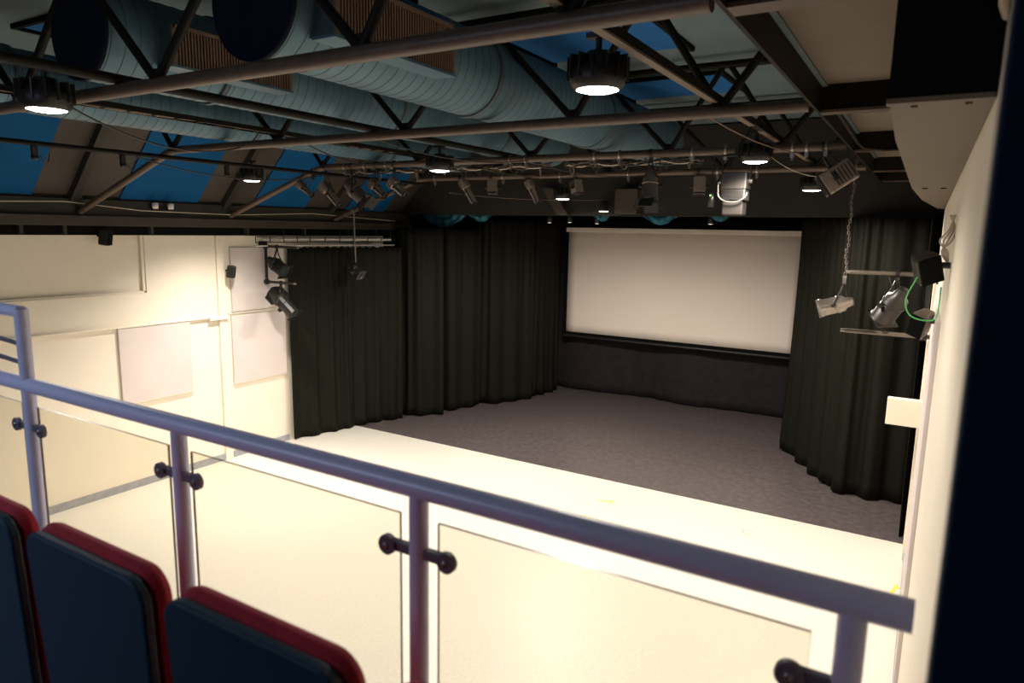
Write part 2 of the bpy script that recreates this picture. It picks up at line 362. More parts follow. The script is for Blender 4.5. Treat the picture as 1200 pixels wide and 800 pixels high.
# ================================================================= STAGE LANTERNS
def lantern(kind, label, clamp, body, aim, mt='brown_metal', k=1.0, group='stage lanterns on the bars', name=None, doors=False, ztube=.05, fat=1.0):
    nm = name or {'profile': 'profile_spotlight', 'fresnel': 'fresnel_lantern', 'par': 'par_can'}[kind]
    t = thing(nm, label, 'stage light', clamp, group)
    b = V(body)-V(clamp); aim = V(aim).normalized(); X = axis(b, aim)
    side = (X.to_3x3() @ V((1,0,0))); 
    if abs(side.z) > .5: side = (X.to_3x3() @ V((0,1,0)))
    side.z = 0; side.normalize()
    X = X @ Matrix.Diagonal((fat, fat, 1, 1))
    # clamp ring around the pipe and spigot
    m = M().tube([(-.02,0,0), (.02,0,0)], ztube+.012, 12).box((-.018, -.018, -ztube-.07), (.018, .018, -ztube)); m.build('hook_clamp', 'silver_metal' if mt == 'silver_metal' else 'black_metal', t)
    w_ = {'profile': .115, 'fresnel': .135, 'par': .125}[kind]*k*fat
    top = V((0, 0, -ztube-.06))
    if (b-top).length > .35: M().tube([top, b+V((0,0,.20*k))], .016, 8).build('drop_arm', 'bar_metal' if mt != 'silver_metal' else 'silver_metal', t); top = b+V((0,0,.20*k))
    yk = M().tube([b+side*w_, b+side*w_+V((0,0,.02)), top.lerp(b+side*w_, .25), top+side*.02, top-side*.02, top.lerp(b-side*w_, .25), b-side*w_+V((0,0,.02)), b-side*w_], .010*k, 6)
    yk.build('yoke', 'black_metal', t)
    for sg in (-1, 1): M().tube([b+side*w_*sg*.85, b+side*(w_*sg+sg*.03)], .022*k, 8).build('tilt_knob', 'black_metal', t)
    if kind == 'profile':
        bd = M().lathe([(-.30*k, 0), (-.30*k, .05*k), (-.285*k, .085*k), (-.10*k, .095*k), (-.08*k, .078*k), (.04*k, .078*k), (.05*k, .072*k), (.27*k, .072*k)], 12, X, smooth=False).build('body', mt, t)
        f = M()
        for q in range(8): f.box((-.088*k, -.088*k, (-.27+q*.022)*k), (.088*k, .088*k, (-.262+q*.022)*k), 0, X)
        f.build('cooling_fins', mt, bd)['kind'] = 'stuff'
        M().box((-.02*k, -.12*k, -.02*k), (.02*k, .10*k, .03*k), 0, X).build('shutter_blade', 'black_metal', t)
        M().box((-.09*k, -.012*k, -.04*k), (-.07*k, .012*k, .26*k), 0, X).build('slide_rail', 'black_metal', t)
        fz = .27*k; fr = .066*k
    elif kind == 'fresnel':
        bd = M().box((-.10*k, -.10*k, -.17*k), (.10*k, .10*k, .11*k), 0, X).build('body', mt, t, .02*k)
        f = M()
        for q in range(6): f.box((-.112*k, -.07*k, (-.15+q*.03)*k), (.112*k, .07*k, (-.14+q*.03)*k), 0, X)
        f.build('cooling_fins', 'black_metal', bd)['kind'] = 'stuff'
        fz = .11*k; fr = .09*k
    else:
        bd = M().lathe([(-.20*k, 0), (-.20*k, .05*k), (-.12*k, .065*k), (-.09*k, .10*k), (.16*k, .105*k), (.16*k, .118*k), (.18*k, .118*k)], 20, X).build('body', mt, t)
        M().lathe([(-.04*k, .104*k), (-.04*k, .11*k), (-.02*k, .11*k), (-.02*k, .104*k)], 20, X).build('band', mt, t)
        fz = .17*k; fr = .10*k
    M().lathe([(fz-.004, fr*.92), (fz+.002, fr*.5), (fz+.004, 0)], 16, X).build('front_lens', 'lens', t)
    gf = M(); h = fr*1.12
    gf.box((-h, -h, fz), (h, -fr*.9, fz+.02), 0, X).box((-h, fr*.9, fz), (h, h, fz+.02), 0, X).box((-h, -fr*.9, fz), (-fr*.9, fr*.9, fz+.02), 0, X).box((fr*.9, -fr*.9, fz), (h, fr*.9, fz+.02), 0, X)
    gf.build('colour_frame', mt if mt == 'silver_metal' else 'black_metal', t)
    if doors:
        for q in range(4):
            Q = X @ Matrix.Rotation(q*PI/2, 4, 'Z') @ Matrix.Translation((h, 0, fz+.02)) @ Matrix.Rotation(.55, 4, 'Y')
            M().box((-.003, -h*.8, 0), (.003, h*.8, .13*k), 0, Q).build('barn_door', 'black_metal', t)
    # flex from the tail up to the bar
    tail = X @ V((0, 0, -.27*k if kind == 'profile' else -.18*k))
    mid = (tail+V((side.x*.1, .05, -.06)))
    M().tube([tail, mid, (mid+V((side.x*.12, 0, -ztube)))*.5+V((0,0,-.03)), V((side.x*.12, 0, -ztube))], .007, 6).build('flex', 'cable_black', t)
    return t
A1 = (.75, .15, -.62)
Y3, Y4 = TR[2], TR[3]; ZT = 5.58
lantern('profile', 'small brown spotlight hanging nearest the diagonal end of the third truss', (-9.15, Y3, 5.51), (-9.36, Y3, 5.23), (.8, .1, -.55), k=.62, fat=1.1)
lantern('profile', 'long slim spotlight, second from left in the row on the third truss', (-8.85, Y3, ZT), (-8.74, Y3, 5.13), (.70, .1, -.72), 'grey_metal', k=.88)
lantern('par', 'black-doored lantern, third from left in the row on the third truss', (-8.25, Y3, ZT), (-8.17, Y3, 5.16), (.72, .2, -.6), 'grey_metal', k=1.1, doors=True)
lantern('profile', 'stubby brown lantern, fourth from left in the row on the third truss', (-7.72, Y3, ZT), (-7.70, Y3, 5.21), (.7, .1, -.6), k=.62, fat=1.3)
lantern('profile', 'stubby brown lantern at the right end of the left-hand row', (-7.35, Y3, ZT), (-7.28, Y3, 5.22), (.74, .05, -.58), 'grey_metal', k=.62, fat=1.4)
lantern('profile', 'long pale spotlight pointing steeply down, left end of the farthest truss', (-8.0, Y4, ZT), (-7.80, Y4, 5.31), (.5, .1, -.85), 'grey_metal', k=.92)
lantern('fresnel', 'squat finned lantern facing out next to the long pale spotlight', (-7.25, Y4, ZT), (-7.24, Y4, 5.38), (.12, -.25, -1), 'grey_metal', k=.95)
lantern('profile', 'pale spotlight with a blade knob in the middle of the farthest truss', (-6.50, Y4, ZT), (-6.36, Y4, 5.30), (.42, .1, -.9), 'grey_metal', k=.80)
lantern('fresnel', 'pale lantern just above and right of the small lamp over the screen', (-5.50, Y4, ZT), (-5.47, Y4, 5.35), (.25, -.1, -1), 'grey_metal', k=.85)
lantern('par', 'round can lantern with open black doors above the left part of the screen', (-3.13, Y3, ZT), (-3.12, Y3, 5.18), (.02, -.2, -1), 'grey_metal', k=1.0, doors=True)
lantern('fresnel', 'ribbed lantern hanging left of the big moving projector lantern', (-3.30, Y4, ZT), (-3.28, Y4, 5.34), (.05, -.15, -1), 'grey_metal', k=.95)
lantern('fresnel', 'blocky lantern tilted to the left at the right end of the third truss', (-1.12, Y3, 5.58), (-.98, Y3-.05, 5.22), (-.75, -.15, -.55), 'grey_metal', k=1.25)
t = thing('pipe_speaker_unit', 'tiny cylindrical unit with a green light beside the big projector lantern', 'sensor', (-2.34, Y3, 5.0))
M().lathe([(-.08, .0), (-.08, .04), (.08, .05), (.085, 0)], 14).build('unit_body', 'projector_metal', t)
M().tube([(0, -.052, .055), (0, -.045, .055)], .010, 8).build('status_light', 'green_led', t)
M().tube([(0, 0, .08), (0, 0, .52)], .010, 6).build('hanging_rod', 'black_metal', t)
# big projector lantern with a hoop yoke
t = thing('effects_projector', 'big boxy projector lantern with a hoop handle and a bright metal top, above the screen', 'stage light', (-2.06, Y3, 5.10))
M().box((-.15, -.13, .02), (.15, .13, .22)).build('head_top', 'projector_metal', t, .015)
M().box((-.14, -.12, -.11), (.14, .12, .02)).build('head_body', 'projector_metal', t, .01)
m = M()
for q in range(10): m.box((-.12, -.128, -.10+q*.012), (.12, -.12, -.094+q*.012))
m.build('vent_slats', 'black_metal', t)['kind'] = 'stuff'
M().box((-.12, -.11, -.28), (.12, .11, -.11)).build('lens_barrel', 'projector_metal', t, .015)
M().tube([(.17*math.cos(a), -.15, -.02+.11*math.sin(a)) if a > PI else (.17*math.cos(a), -.15, -.02+.12*(1 if 0 < a < PI else 0)) for a in [PI*.999+PI*i/14*1.0 for i in range(15)]], .009, 6).build('hoop_handle', 'silver_metal', t)
for sg in (-1, 1):
    M().tube([(sg*.15, 0, .12), (sg*.19, 0, .12)], .03, 8).build('tilt_knob', 'silver_metal', t)
    M().box((sg*.165-.006, -.02, .10), (sg*.165+.006, .02, .42)).build('yoke_arm', 'black_metal', t)
M().box((-.17, -.03, .41), (.17, .03, .43)).box((-.02, -.07, .43), (.02, .07, .54)).build('hook_clamp', 'black_metal', t)

# hanging par can on a pole at left
t = lantern('par', 'silver can lantern hanging on a long pole in front of the left curtain', (-10.82, Y4, 4.97), (-10.79, Y4, 3.64), (.80, .1, -.50), 'silver_metal', k=.95, group='silver hanging cans')
# side booms
def boom(base, s, bars, label, ztop, zbot):
    t = thing('wall_boom', label, 'lighting bracket', base, 'side lighting brackets')
    x0 = .09*s
    M().box((0, -.10, ztop-base[2]-.10), (.02*s, .10, ztop-base[2]+.10)).build('wall_plate', 'black_metal', t)
    M().box((0, -.10, zbot-base[2]-.10), (.02*s, .10, zbot-base[2]+.10)).build('wall_plate', 'black_metal', t)
    M().tube([(x0, 0, ztop-base[2]+.05), (x0, 0, zbot-base[2]-.05)], .028, 10).build('upright_tube', 'black_metal', t)
    for z, x1 in ((ztop, bars[0]), (zbot, bars[1])):
        M().tube([(0, .0, z-base[2]), (x1*s, 0, z-base[2])], .027, 10).build('boom_bar', 'bar_metal' if s < 0 else 'black_metal', t)
        M().tube([(x0-.04, 0, z-base[2]), (x0+.04, 0, z-base[2])], .05, 10).build('coupler', 'black_metal', t)
        M().tube([(x1*s, 0, z-base[2]), ((x1+.05)*s, 0, z-base[2])], .022, 10).build('bar_end', 'silver_metal', t)
    return t
boom((XL, 9.4, 3.8), 1, (1.00, .88), 'black two-bar bracket on the left wall carrying two lanterns', 4.18, 3.47)
M_ = boom((XR, 9.6, 3.8), -1, (.95, .95), 'two-bar bracket reaching out from the right wall in front of the curtain', 4.16, 3.42)
lantern('par', 'black can lantern hung from the top bar of the left wall bracket', (-11.13, 9.4, 4.18), (-11.13, 9.4, 3.80), (.82, .1, -.48), 'black_metal', k=1.3, ztube=.03, group='lanterns on the side brackets')
lantern('profile', 'big black zoom spotlight under the lower bar of the left wall bracket', (-11.05, 9.4, 3.47), (-10.98, 9.4, 3.06), (.72, .1, -.60), 'black_metal', k=1.25, fat=1.35, ztube=.03, group='lanterns on the side brackets')
lantern('par', 'dull round lantern between the two bars of the right wall bracket', (-.31, 9.6, 4.16), (-.33, 9.55, 3.78), (-.42, .45, -.75), 'projector_metal', k=1.3, ztube=.03, group='lanterns on the side brackets')
t = lantern('par', 'bright silver lantern hanging on a chain in front of the right-hand curtain', (-.86, 9.3, 4.10), (-.93, 9.3, 3.76), (-.85, .1, -.28), 'silver_metal', k=1.0, ztube=.012, group='silver hanging cans')
m = M()
for i in range(39):
    z = .03+i*.0352; a = (i % 2)*PI/2; dx = .012*math.cos(a); dy = .012*math.sin(a); ox = .01*math.sin(i*.7)
    m.tube([(ox+dx, dy, z), (ox+dx, dy, z+.03), (ox, 0, z+.04), (ox-dx, -dy, z+.03), (ox-dx, -dy, z), (ox, 0, z-.01), (ox+dx, dy, z)], .0045, 5, cap=False)
m.build('hanging_chain', 'bar_metal', t)['kind'] = 'stuff'

# ================================================================= SPEAKERS
def speaker(label, loc, sz, rot, wall_x, knob=True, mt='black_metal'):
    t = thing('wall_speaker', label, 'speaker', loc, 'small wall speakers')
    R = Matrix.Rotation(rot[2], 4, 'Z') @ Matrix.Rotation(rot[0], 4, 'X') @ Matrix.Rotation(rot[1], 4, 'Y')
    a, b, c = sz
    M().add([(-a*.7,b,-c),(a*.7,b,-c),(a,-b,-c),(-a,-b,-c),(-a*.7,b,c),(a*.7,b,c),(a,-b,c),(-a,-b,c)], [(0,3,2,1),(4,5,6,7),(0,1,5,4),(1,2,6,5),(2,3,7,6),(3,0,4,7)], 0, False, R).build('cabinet', mt, t, min(a, b)*.35)
    M().box((-a*.88, -b-.008, -c*.9), (a*.88, -b-.001, c*.9), 0, R).build('front_grille', 'black_paint', t, .004)
    dx = wall_x-loc[0]
    M().tube([(0, 0, 0), (dx*.6, .0, .02), (dx*.97, .0, .02)], .02, 8).build('mounting_arm', mt, t)
    return t
speaker('small black speaker high on the left wall below the eaves beam', (-11.36, 6.18, 4.36), (.09, .08, .13), (.15, 0, -.9+PI), XL-.02)
speaker('small black speaker on the left wall next to the lilac panels', (-11.40, 8.52, 3.71), (.085, .075, .12), (.15, 0, -.7+PI), XL)
speaker('black wedge speaker angled down off the right wall', (-.015, 5.0, 4.415), (.075, .07, .095), (.2, -.35, .5), XR)
speaker('small grey speaker below the black wedge speaker on the right wall', (.00, 6.6, 3.90), (.07, .08, .11), (.3, .35, -.5), XR, mt='grey_metal')
tag(M().tube(smooth([(-.05, 4.95, 4.36), (-.10, 4.95, 4.22), (-.07, 4.96, 4.12), (.02, 4.98, 4.09), (.075, 5.0, 4.12), (.08, 5.0, 4.3)]), .0045, 6).build('green_cable', 'cable_green'), 'thin green cable looping under the black wedge speaker', 'cable')
t = thing('cable_bundle', 'pale knotted cables coming down the right wall above the wedge speaker', 'cable', (.08, 5.0, 4.5))
for k in range(4):
    M().tube(smooth([(.03-.008*k, .02*k, .24), (.005+.012*k, .02*k, .15), (-.035+.02*k, 0, .08), (.01-.01*k, .01, .02), (.02, 0, -.05)]), .006, 6).build('cable', 'cable_pale', t)
tag(M().box((-.27, 9.50, 2.31), (XR-.001, 9.62, 2.64)).build('wall_box', 'cream_paint', None, .006), 'plain cream box fixed to the right wall in front of the curtain', 'box')

# emergency twin light on the slope
t = thing('emergency_light', 'pair of small white emergency lamps on the left roof slope', 'light', (-11.36, 7.18, 4.86))
M().box((-.04, -.16, -.06), (.0, .16, -.02)).build('base_plate', 'black_metal', t)
for y in (-.14, .14):
    M().lathe([(-.05, 0), (-.05, .045), (.0, .052), (.05, .05), (.055, 0)], 14, Matrix.Translation((.03, y, .03))).build('lamp_head', 'white_plastic', t)

# small black gadgets on the left conduit
for (y, lab) in ((4.05, 'tiny black sensor clipped to the left conduit, nearest the camera'), (5.05, 'small black junction gadget on the left conduit, second one along'), (6.55, 'small black gadget with a pale tip on the left conduit, third one along'), (7.1, 'tiny black gadget on the left conduit just before the hanging lamp')):
    t = thing('conduit_gadget', lab, 'sensor', (-8.75, y, 5.33), 'gadgets on the left conduit')
    M().box((-.02, -.03, -.01), (.02, .03, .10)).build('clip_body', 'black_metal', t, .004)
    M().lathe([(-.05, 0), (-.05, .03), (-.01, .04), (-.01, 0)], 12).build('sensor_dome', 'black_metal', t)
    M().tube([(0, .05, 0), (.02, .09, -.08), (.0, .14, -.06), (0, .16, .04)], .006, 5).build('lead', 'cable_black', t)

# ================================================================= LOOSE CABLES
def cable(pts, label, r=.009, mt='cable_black'):
    return tag(M().tube(pts, r, 6).build('loose_cable', mt), label, 'cable', 'loose cables in the roof')
cable(sag((-6.8, 3.4, 5.66), (-7.55, 6.0, 5.60), .22), 'dark cable sagging in front of the slim left duct, left of the second truss')
cable(sag((-8.7, 5.2, 5.42), (-8.7, 8.3, 5.42), .16), 'thin cable hanging in a shallow loop across the blue roof panels')
cable(sag((-6.6, 5.95, 5.62), (-7.2, 8.5, 5.62), .15), 'dark cable looping from the second truss to the row of lanterns')
cable(sag((-5.6, 6.1, 5.62), (-4.9, 8.5, 5.55), .12), 'dark cable sloping from the second truss to the middle of the third')
cable(sag((-1.75, 5.9, 5.60), (-1.35, 8.4, 5.50), .06), 'thin cable below the channel track towards the right lamp', .006, 'brown_metal')
cable(sag((-5.2, 8.85, 5.62), (-3.6, 11.15, 5.62), .18), 'dark cable between the third and the farthest truss, left of the can lantern')
cable(sag((-6.4, 8.85, 5.62), (-5.2, 11.15, 5.62), .14), 'dark cable between the two farthest trusses above the pale lanterns')
cable(sag((-1.7, 8.6, 5.5), (-.95, 8.7, 5.28), .10, 12), 'short pale cable drooping to the tilted blocky lantern', .005, 'cable_pale')
cable(sag((-8.3, 11.3, 5.3), (-5.9, 13.5, 5.25), .06), 'thin straight wire stretched across the dark header', .005, 'brown_metal')
cable([(XL+.2, 3.2, 4.78), (XL+.22, 4.6, 4.86), (XL+.22, 5.6, 4.90), (XL+.22, 6.8, 4.80), (XL+.22, 8.6, 4.78), (XL+.22, 10.5, 4.86), (XL+.22, 13.2, 4.76)], 'long pale cable lying along the left eaves beam', .008, 'cable_pale')

# cable skirts tied along the third truss (each a wavy run)
for n, (x0, x1) in enumerate(((-8.6, -6.9), (-6.6, -4.6), (-4.4, -2.5))):
    t = thing('cable_loom', ('bundle of cables tied along the third truss above the left row of lanterns', 'bundle of cables tied along the middle of the third truss', 'bundle of cables tied along the third truss left of the can lantern')[n], 'cable', ((x0+x1)/2, Y3+.12, 5.56), 'cable bundles on the third truss')
    for k in range(5):
        h = (x1-x0)/2; pts = [(-h+i*2*h/16, .03*math.sin(k*2+i), -.02-.05*abs(math.sin(i*.8+k*1.1))-.01*k) for i in range(17)]
        M().tube(pts, .010, 5).build('cable', ('cable_black', 'brown_metal', 'cable_black', 'cable_pale', 'cable_black')[k], t)
    for k in range(7):
        xa = -h+(k+.3)*2*h/7.2; dx = random.uniform(-.15, .25); dz = random.uniform(.10, .26)
        M().tube(smooth([(xa, .06, .0), (xa+dx*.2, .14, -dz*.7), (xa+dx*.6, .15, -dz), (xa+dx, .13, -dz*.4), (xa+dx*1.2, .05, .0)]), .008, 5).build('cable_loop', 'cable_black' if k % 3 else 'brown_metal', t)
        M().box((xa-.02, .04, -.05), (xa+.03, .08, .0)).build('plug', 'white_plastic' if k % 3 == 1 else 'cable_black', t)

# ================================================================= THINGS ON THE STAGE HEADER
tag(M().box((-5.60, 13.30, 4.96), (-5.12, 13.60, 5.46)).build('header_box', 'brown_paint', None, .01), 'plain brown-grey box mounted on the stage header above the screen', 'box')
t = thing('header_downlight', 'black downlight on the stage header throwing a bright oval, left of the plain box', 'light', (-5.90, 13.45, 5.02))
M().lathe([(.0, .10), (.05, .10), (.20, .06), (.21, 0)], 16).build('housing', 'black_metal', t)
M().lathe([(-.02, 0), (-.018, .09), (.0, .10)], 16).build('lamp_lens', 'small_glow', t)
tag(M().add([(-7.35,13.40,5.50),(-7.10,13.40,5.50),(-6.72,13.40,4.94),(-6.97,13.40,4.94),(-7.35,13.6,5.50),(-7.10,13.6,5.50),(-6.72,13.6,4.94),(-6.97,13.6,4.94)],
            [(0,1,2,3),(4,7,6,5),(0,4,5,1),(1,5,6,2),(2,6,7,3),(3,7,4,0)]).build('header_strut', 'brown_paint'), 'slanted flat strut on the stage header left of the small lamp', 'strut')
for (x, z, lab) in ((-7.62, 4.86, 'tiny lit lamp under the header, leftmost of the row over the stage'), (-7.10, 4.87, 'tiny lit lamp under the header, just below the slanted strut'), (-6.42, 4.85, 'tiny lit lamp under the header above the screen corner'), (-3.9, 4.87, 'tiny pale lamp under the header over the middle of the screen')):
    t = thing('border_lamp', lab, 'light', (x, 14.3, z), 'tiny lamps under the stage header')
    M().lathe([(-.08, .04), (.0, .06), (.10, .05), (.11, 0)], 12).build('housing', 'black_metal', t)
    M().lathe([(-.085, 0), (-.08, .055)], 12).build('lamp_lens', 'small_glow', t)
    M().tube([(0,0,.1), (0,0,ZC+.03-z)], .012, 6).build('hanging_stem', 'black_metal', t)
def swag(x0, x1, dip, lab, top=5.15):
    nx, nz = 36, 12; vs = []; fs = []
    for i in range(nx+1):
        u = i/nx; low = dip+(1-math.sin(PI*u))*.28
        for j in range(nz+1):
            v = j/nz; z = top+(low-top)*v
            vs.append((x0+(x1-x0)*u, 14.05+.05*math.sin(v*13-6*math.sin(PI*u)+u*2)+.025*math.sin(u*31), z))
    for i in range(nx):
        for j in range(nz): a = i*(nz+1)+j; fs.append((a, a+1, a+nz+2, a+nz+1))
    o = M().add(vs, fs, 0, True).build('teal_swag', 'teal_cloth'); md = o.modifiers.new('thick', 'SOLIDIFY'); md.thickness = .012
    tag(o, lab, 'cloth', 'bunched teal cloths over the stage')
tag(M().tube([(-11.4, 14.05, 5.187), (XR+3, 14.05, 5.187)], .024, 10).build('drape_bar', 'black_metal'), 'black bar behind the stage header from which the teal cloths hang', 'bar')
swag(-11.1, -9.85, 4.62, 'largest bunched teal cloth, above the stage curtain on the left')
swag(-9.83, -8.9, 4.78, 'second bunched teal cloth, right of the largest one')
swag(-6.55, -5.85, 4.82, 'teal cloth peeking below the header left of the plain box')
swag(-5.35, -4.4, 4.76, 'teal cloth peeking below the header above the left part of the screen')
swag(-4.0, -3.3, 4.84, 'teal cloth peeking below the header at the big projector lantern')

# ================================================================= CURTAINS
def curtain(path, z0, z1, lab, wl=.16, amp=.045, seed=0, mt='curtain', name='stage_curtain', group='black stage curtains', flare=.05, gather=True):
    rnd = random.Random(seed); P = [V((*p, 0)) for p in path]
    L = [0]
    for a, b in zip(P, P[1:]): L.append(L[-1]+(b-a).length)
    T = L[-1]; n = int(T/(wl/8)); nz = 22
    def ev_(s):
        for k in range(len(P)-1):
            if s <= L[k+1]+1e-9: q = (s-L[k])/(L[k+1]-L[k]); return P[k].lerp(P[k+1], q), (P[k+1]-P[k]).normalized()
        return P[-1], (P[-1]-P[-2]).normalized()
    ph = [rnd.uniform(0, 6.28) for _ in range(6)]
    vs = []; fs = []
    for i in range(n+1):
        s = T*i/n; p, d = ev_(s); nn = V((-d.y, d.x, 0))
        w1 = s/wl*2*PI+2.0*math.sin(s*1.9+ph[0])+1.3*math.sin(s*4.7+ph[1]); m1 = .5+.5*math.sin(s*2.7+ph[2]); m1 = .2+.8*m1*m1
        w2 = s/(wl*2.7)*2*PI+ph[3]+1.4*math.sin(s*1.3+ph[4])
        hem = .03*math.sin(s*3.1+ph[3])+.02*math.sin(s*7+ph[4])
        for j in range(nz+1):
            v = j/nz; g1 = 1-.55*v
            off = amp*(m1*g1*math.sin(w1)*.75+(.25+.9*v)*math.sin(w2+.5*v*math.sin(s*2+ph[5])))
            off += flare*v*v*(.5+.5*math.sin(s*1.9+ph[1]))+.03*max(0, v-.75)*4*math.sin(s*11+ph[2]+v*9)*m1
            z = z1+(z0+.012+max(0, hem)*min(1, flare*20)-z1)*v-(.03*abs(math.sin(w1/2)) if v == 0 else 0)
            vs.append(p-nn*off+V((0, 0, z)))
    for i in range(n):
        for j in range(nz): a = i*(nz+1)+j; fs.append((a, a+1, a+nz+2, a+nz+1))
    o = M().add(vs, fs, 0, True).build(name, mt); md = o.modifiers.new('thick', 'SOLIDIFY'); md.thickness = .008
    tag(o, lab, 'curtain', group); return o
curtain([(-11.45, 9.92), (-11.05, 11.68), (-10.62, 12.60)], 0, 4.17, 'black curtain hanging under the ladder track on the left wall', seed=1, flare=.04)
curtain([(-11.1, 12.98), (-10.62, 12.86), (-10.08, 13.5)], 0, 4.62, 'tall black curtain next to the track curtain, its hem gathered up', seed=2, wl=.24, amp=.06)
curtain([(-10.40, 13.72), (-10.12, 13.82), (-9.80, 14.75)], 0, 4.62, 'black curtain in the middle of the left side of the stage', seed=3, wl=.2)
curtain([(-10.0, 14.95), (-9.66, 15.0), (-9.05, 16.15)], 0, 4.85, 'black curtain with pale hem folds, second from the screen on the left', seed=4, wl=.2)
curtain([(-9.40, 16.38), (-9.06, 16.45), (-9.0, 17.5)], 0, 4.85, 'black curtain in the back left corner beside the screen', seed=5, wl=.17)
curtain([(-2.22, 17.3), (-2.3, 15.5), (-2.0, 14.9), (-1.45, 13.85), (-.96, 13.33), (-.4, 13.32), (.06, 13.45)], 0, 4.95, 'wide black curtain sweeping round the right side of the stage', seed=6, wl=.2, amp=.06, flare=.10)
curtain([(-.02, 11.75), (.35, 12.6)], 0, 4.95, 'narrow black curtain edge tucked behind the end of the right wall', seed=7, wl=.15, amp=.03, flare=.02)
curtain([(-9.3, 18.12), (-2.0, 18.12)], 0, 4.9, 'plain black backdrop hanging behind and below the screen', seed=8, wl=.9, amp=.03, mt='back_drape', name='backdrop', group=None, flare=.16)

# ladder track above the left curtain
t = thing('curtain_track', 'white ladder-like curtain track fixed above the left curtain', 'curtain track', (-11.40, 9.1, 4.2))
def tp(s, z, dx=0): return (.02+.62*max(0, s-1.4)/2.2*.9+dx, s, z)
for z in (.17, .06): M().tube([tp(0, z), tp(1.4, z), tp(3.5, z)], .010, 6).build('rail', 'black_metal', t)
M().tube([tp(.0, -.01), tp(1.4, -.01), tp(3.5, -.01)], .018, 6).build('track_rail', 'white_plastic', t)
M().tube([tp(.2, .115, -.05), tp(1.4, .115, -.05), tp(3.45, .115, -.05)], .03, 6).build('back_rail', 'white_plastic', t)
for i in range(11):
    s = i*.35; M().tube([tp(s, .18), tp(s, .05)], .009, 6).build('rung', 'black_metal', t)
for i in range(22):
    s = 1.0+i*.115; M().tube([tp(s, .0), tp(s, -.035)], .008, 5).build('curtain_runner', 'black_metal', t)
for s in (.7, 2.1, 3.4): M().tube([tp(s, .17), (tp(s, .17)[0], s, .36)], .008, 5).build('hanger', 'black_metal', t)

# ================================================================= PROJECTION SCREEN
t = thing('projection_screen', 'large white projection screen in a black border at the back of the stage', 'screen', (-5.62, 17.7, 1.55))
def sq(x0, x1, z0, z1, y0, y1): return M().box((x0+5.62, y0, z0-1.55), (x1+5.62, y1, z1-1.55))
nx = 24; vs = []; fs = []
for i in range(nx+1):
    x = -8.79+(6.27)*i/nx+5.62
    for j in range(13): vs.append((x, -.012*math.sin(j/12*PI)*math.sin(i*.9), .19+2.84*j/12))
for i in range(nx):
    for j in range(12): a = i*13+j; fs.append((a, a+1, a+14, a+13))
o = M().add(vs, fs, 0, True).build('screen_cloth', 'screen_cloth', t); md = o.modifiers.new('thick', 'SOLIDIFY'); md.thickness = .006
sq(-8.92, -8.79, 1.55, 4.6, .0, .02).build('side_border', 'black_paint', t)
sq(-2.52, -2.42, 1.55, 4.52, .0, .02).build('side_border', 'black_paint', t)
sq(-8.92, -2.42, 1.62, 1.74, -.01, .03).build('bottom_border', 'black_paint', t)
M().tube([(-3.25, 0, .07), (3.15, 0, .07)], .035, 10).build('weight_bar', 'black_metal', t)
sq(-8.85, -2.22, 4.575, 4.70, -.08, .10).build('roller_case', 'screen_cloth', t, .02)
for x in (-8.2, -3.0): M().tube([(x+5.62, 0, 3.14), (x+5.62, 0, ZC+.03-1.55)], .006, 6).build('hanging_wire', 'black_metal', t)

# ================================================================= WALL PANELS
for (y0, y1, z0, z1, lab) in ((6.36, 7.68, 1.53, 2.84, 'square lilac acoustic panel on its own below the ledge'),
                              (8.60, 9.88, 2.94, 4.16, 'upper lilac acoustic panel behind the left wall bracket'),
                              (8.57, 9.88, 1.50, 2.84, 'lower lilac acoustic panel beside the black curtain')):
    t = thing('acoustic_panel', lab, 'panel', (XL, (y0+y1)/2, z0), 'acoustic panels on the left wall')
    h = (y1-y0)/2
    M().box((.002, -h, 0), (.045, h, z1-z0)).build('fabric_face', 'lilac_fabric', t, .006)
    M().box((.001, -h-.006, -.012), (.05, h+.006, -.001)).build('bottom_lip', 'cream_paint', t)

# marks on the floor
for (x, y, a, mt, lab) in ((-4.37, 10.56, .5, 'yellow_tape', 'yellow tape mark near the stage edge in the middle'), (-4.30, 9.75, -.2, 'yellow_tape', 'yellow tape mark just above the handrail in the middle'),
                           (-2.02, 10.62, .3, 'white_plastic', 'small round white mark on the floor towards the right'), (-2.0, 9.70, .1, 'yellow_tape', 'yellow tape mark above the handrail towards the right'),
                           (.03, 9.9, 1.4, 'yellow_tape', 'yellow tape mark on the floor at the foot of the right wall')):
    m = M(); X = Matrix.Rotation(a, 4, 'Z')
    if mt == 'white_plastic': m.lathe([(0, .09), (.004, .09), (.004, .05), (0, .05)], 20)
    else: m.box((-.14, -.02, 0), (.14, .02, .003), 0, X); m.box((.06, -.10, 0), (.10, -.0201, .003), 0, X)
    o = m.build('floor_mark', mt); o.location = (x, y, .001); tag(o, lab, 'tape', 'marks on the hall floor')

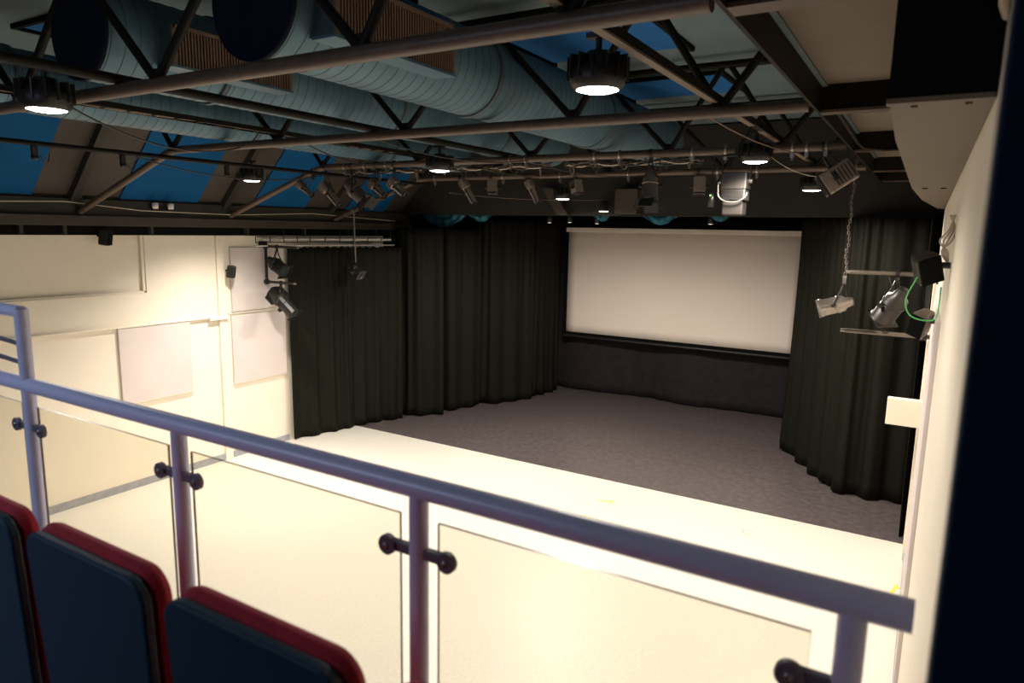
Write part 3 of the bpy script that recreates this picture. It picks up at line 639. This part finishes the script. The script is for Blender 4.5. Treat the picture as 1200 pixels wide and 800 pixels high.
# ================================================================= BALCONY: floor, railing, seats
struct(M().box((XL, -1, 2.70), (XR+.5, 1.30, 2.9)).build('floor_balcony', 'balcony_carpet'))
YR = 1.2
PX = [-.050, -.965, -1.885, -2.790, -3.70]
t = thing('balcony_railing', 'lavender-grey tubular balcony railing with glass panels and round clamps', 'railing', (-1.9, YR, 2.9))
def g(x, z, y=0): return (x+1.9, y, z-2.9)
M().tube([g(-4.6, 4.005), g(.035, 4.005)], .0275, 24).build('handrail', 'rail_paint', t)
for i, x in enumerate(PX):
    p = M().tube([g(x, 2.9), g(x, 4.285 if i == 3 else 4.0)], .0235, 20).build('post', 'rail_paint', t)
    M().lathe([(0, .06), (.008, .06), (.012, .03)], 20, Matrix.Translation(g(x, 2.9))).build('base_plate', 'rail_paint', p)
    for sg in (-1, 1):
        for z in ((3.845, 3.20)):
            if i == 0 and sg > 0: continue
            c = M().box(g(x+sg*.015, z-.013, -.010), g(x+sg*.085, z+.013, .010)).build('clamp_arm', 'clamp_steel', t, .003)
            X = axis(g(x+sg*.088, z, -.018), (0, 1, 0))
            M().lathe([(0, 0), (-.002, .010), (0, .012), (-.001, .022), (.002, .025), (.016, .025), (.016, 0)], 24, X, smooth=False).build('clamp_disc', 'clamp_steel', c)
            M().lathe([(-.004, 0), (-.004, .008), (0, .009)], 6, X).build('bolt', 'silver_metal', c)
for i in range(4):
    x0 = PX[i+1]+.058; x1 = PX[i]-.045-(.01 if i else .015)
    m = M().box(g(x0, 3.05, -.004), g(x1, 3.93, .004))
    m.mi = [1, 1, 0, 1, 0, 1]
    m.build('glass_panel', ['clear_glass', 'glass_edge'], t)
M().tube([g(-4.6, 4.275), g(PX[3], 4.275)], .0225, 20).build('upper_handrail', 'rail_paint', t)
for z in (4.165, 4.095): M().tube([g(-4.6, z), g(-3.3, z), g(-2.95, z-.004), g(PX[3], z-.012)], .009, 10).build('thin_rail', 'clamp_steel', t)

def rounded(w_, h, r, y0, y1, m, mi=0, n=6, taper=0, z0=0):
    pts = []
    for (cx, cz, a0) in ((w_/2-r, h-r, 0), (-w_/2+r, h-r, PI/2)):
        for k in range(n+1): a = a0+PI/2*k/n; pts.append((cx+r*math.cos(a), cz+r*math.sin(a)))
    pts += [(-w_/2+.02, z0), (w_/2-.02, z0)]
    N = len(pts); vs = [(x, y0, z) for x, z in pts]+[(x, y1, z) for x, z in pts]
    fs = [tuple(range(N)), tuple(range(N, 2*N))[::-1]]+[(i, (i+1) % N, N+(i+1) % N, N+i) for i in range(N)]
    m.add(vs, fs, mi); return m
def seat(x, lab):
    t = thing('theatre_seat', lab, 'seat', (x, .78, 2.9), 'row of theatre seats along the balcony')
    T_ = Matrix.Rotation(.05, 4, 'X')
    m = rounded(.475, .985, .055, -.012, .012, M(), z0=.30); m.v = [T_ @ p for p in m.v]; m.build('back_shell', 'navy_shell', t, .006)
    m = rounded(.490, .993, .065, .013, .058, M(), z0=.34); m.v = [T_ @ p for p in m.v]; m.build('back_cushion', 'red_fabric', t, .02)
    m = rounded(.44, .30, .05, 0, .09, M()); m.v = [Matrix.Translation((0, .10, .42)) @ Matrix.Rotation(-.12, 4, 'X') @ p for p in m.v]; m.build('seat_pad', 'red_fabric', t, .02)
    for s in (-.20, .20): M().box((s-.015, -.03, 0), (s+.015, .09, .45)).build('leg', 'black_metal', t)
    M().box((-.24, .0, .36), (.24, .05, .42)).build('cross_bar', 'black_metal', t)
seat(-.435, 'red and navy theatre seat at the right end of the row, almost out of view')
seat(-.985, 'navy-backed red theatre seat nearest the middle of the railing')
seat(-1.530, 'navy-backed red theatre seat second from the left edge')
seat(-2.075, 'navy-backed red theatre seat cut off by the left edge of the view')
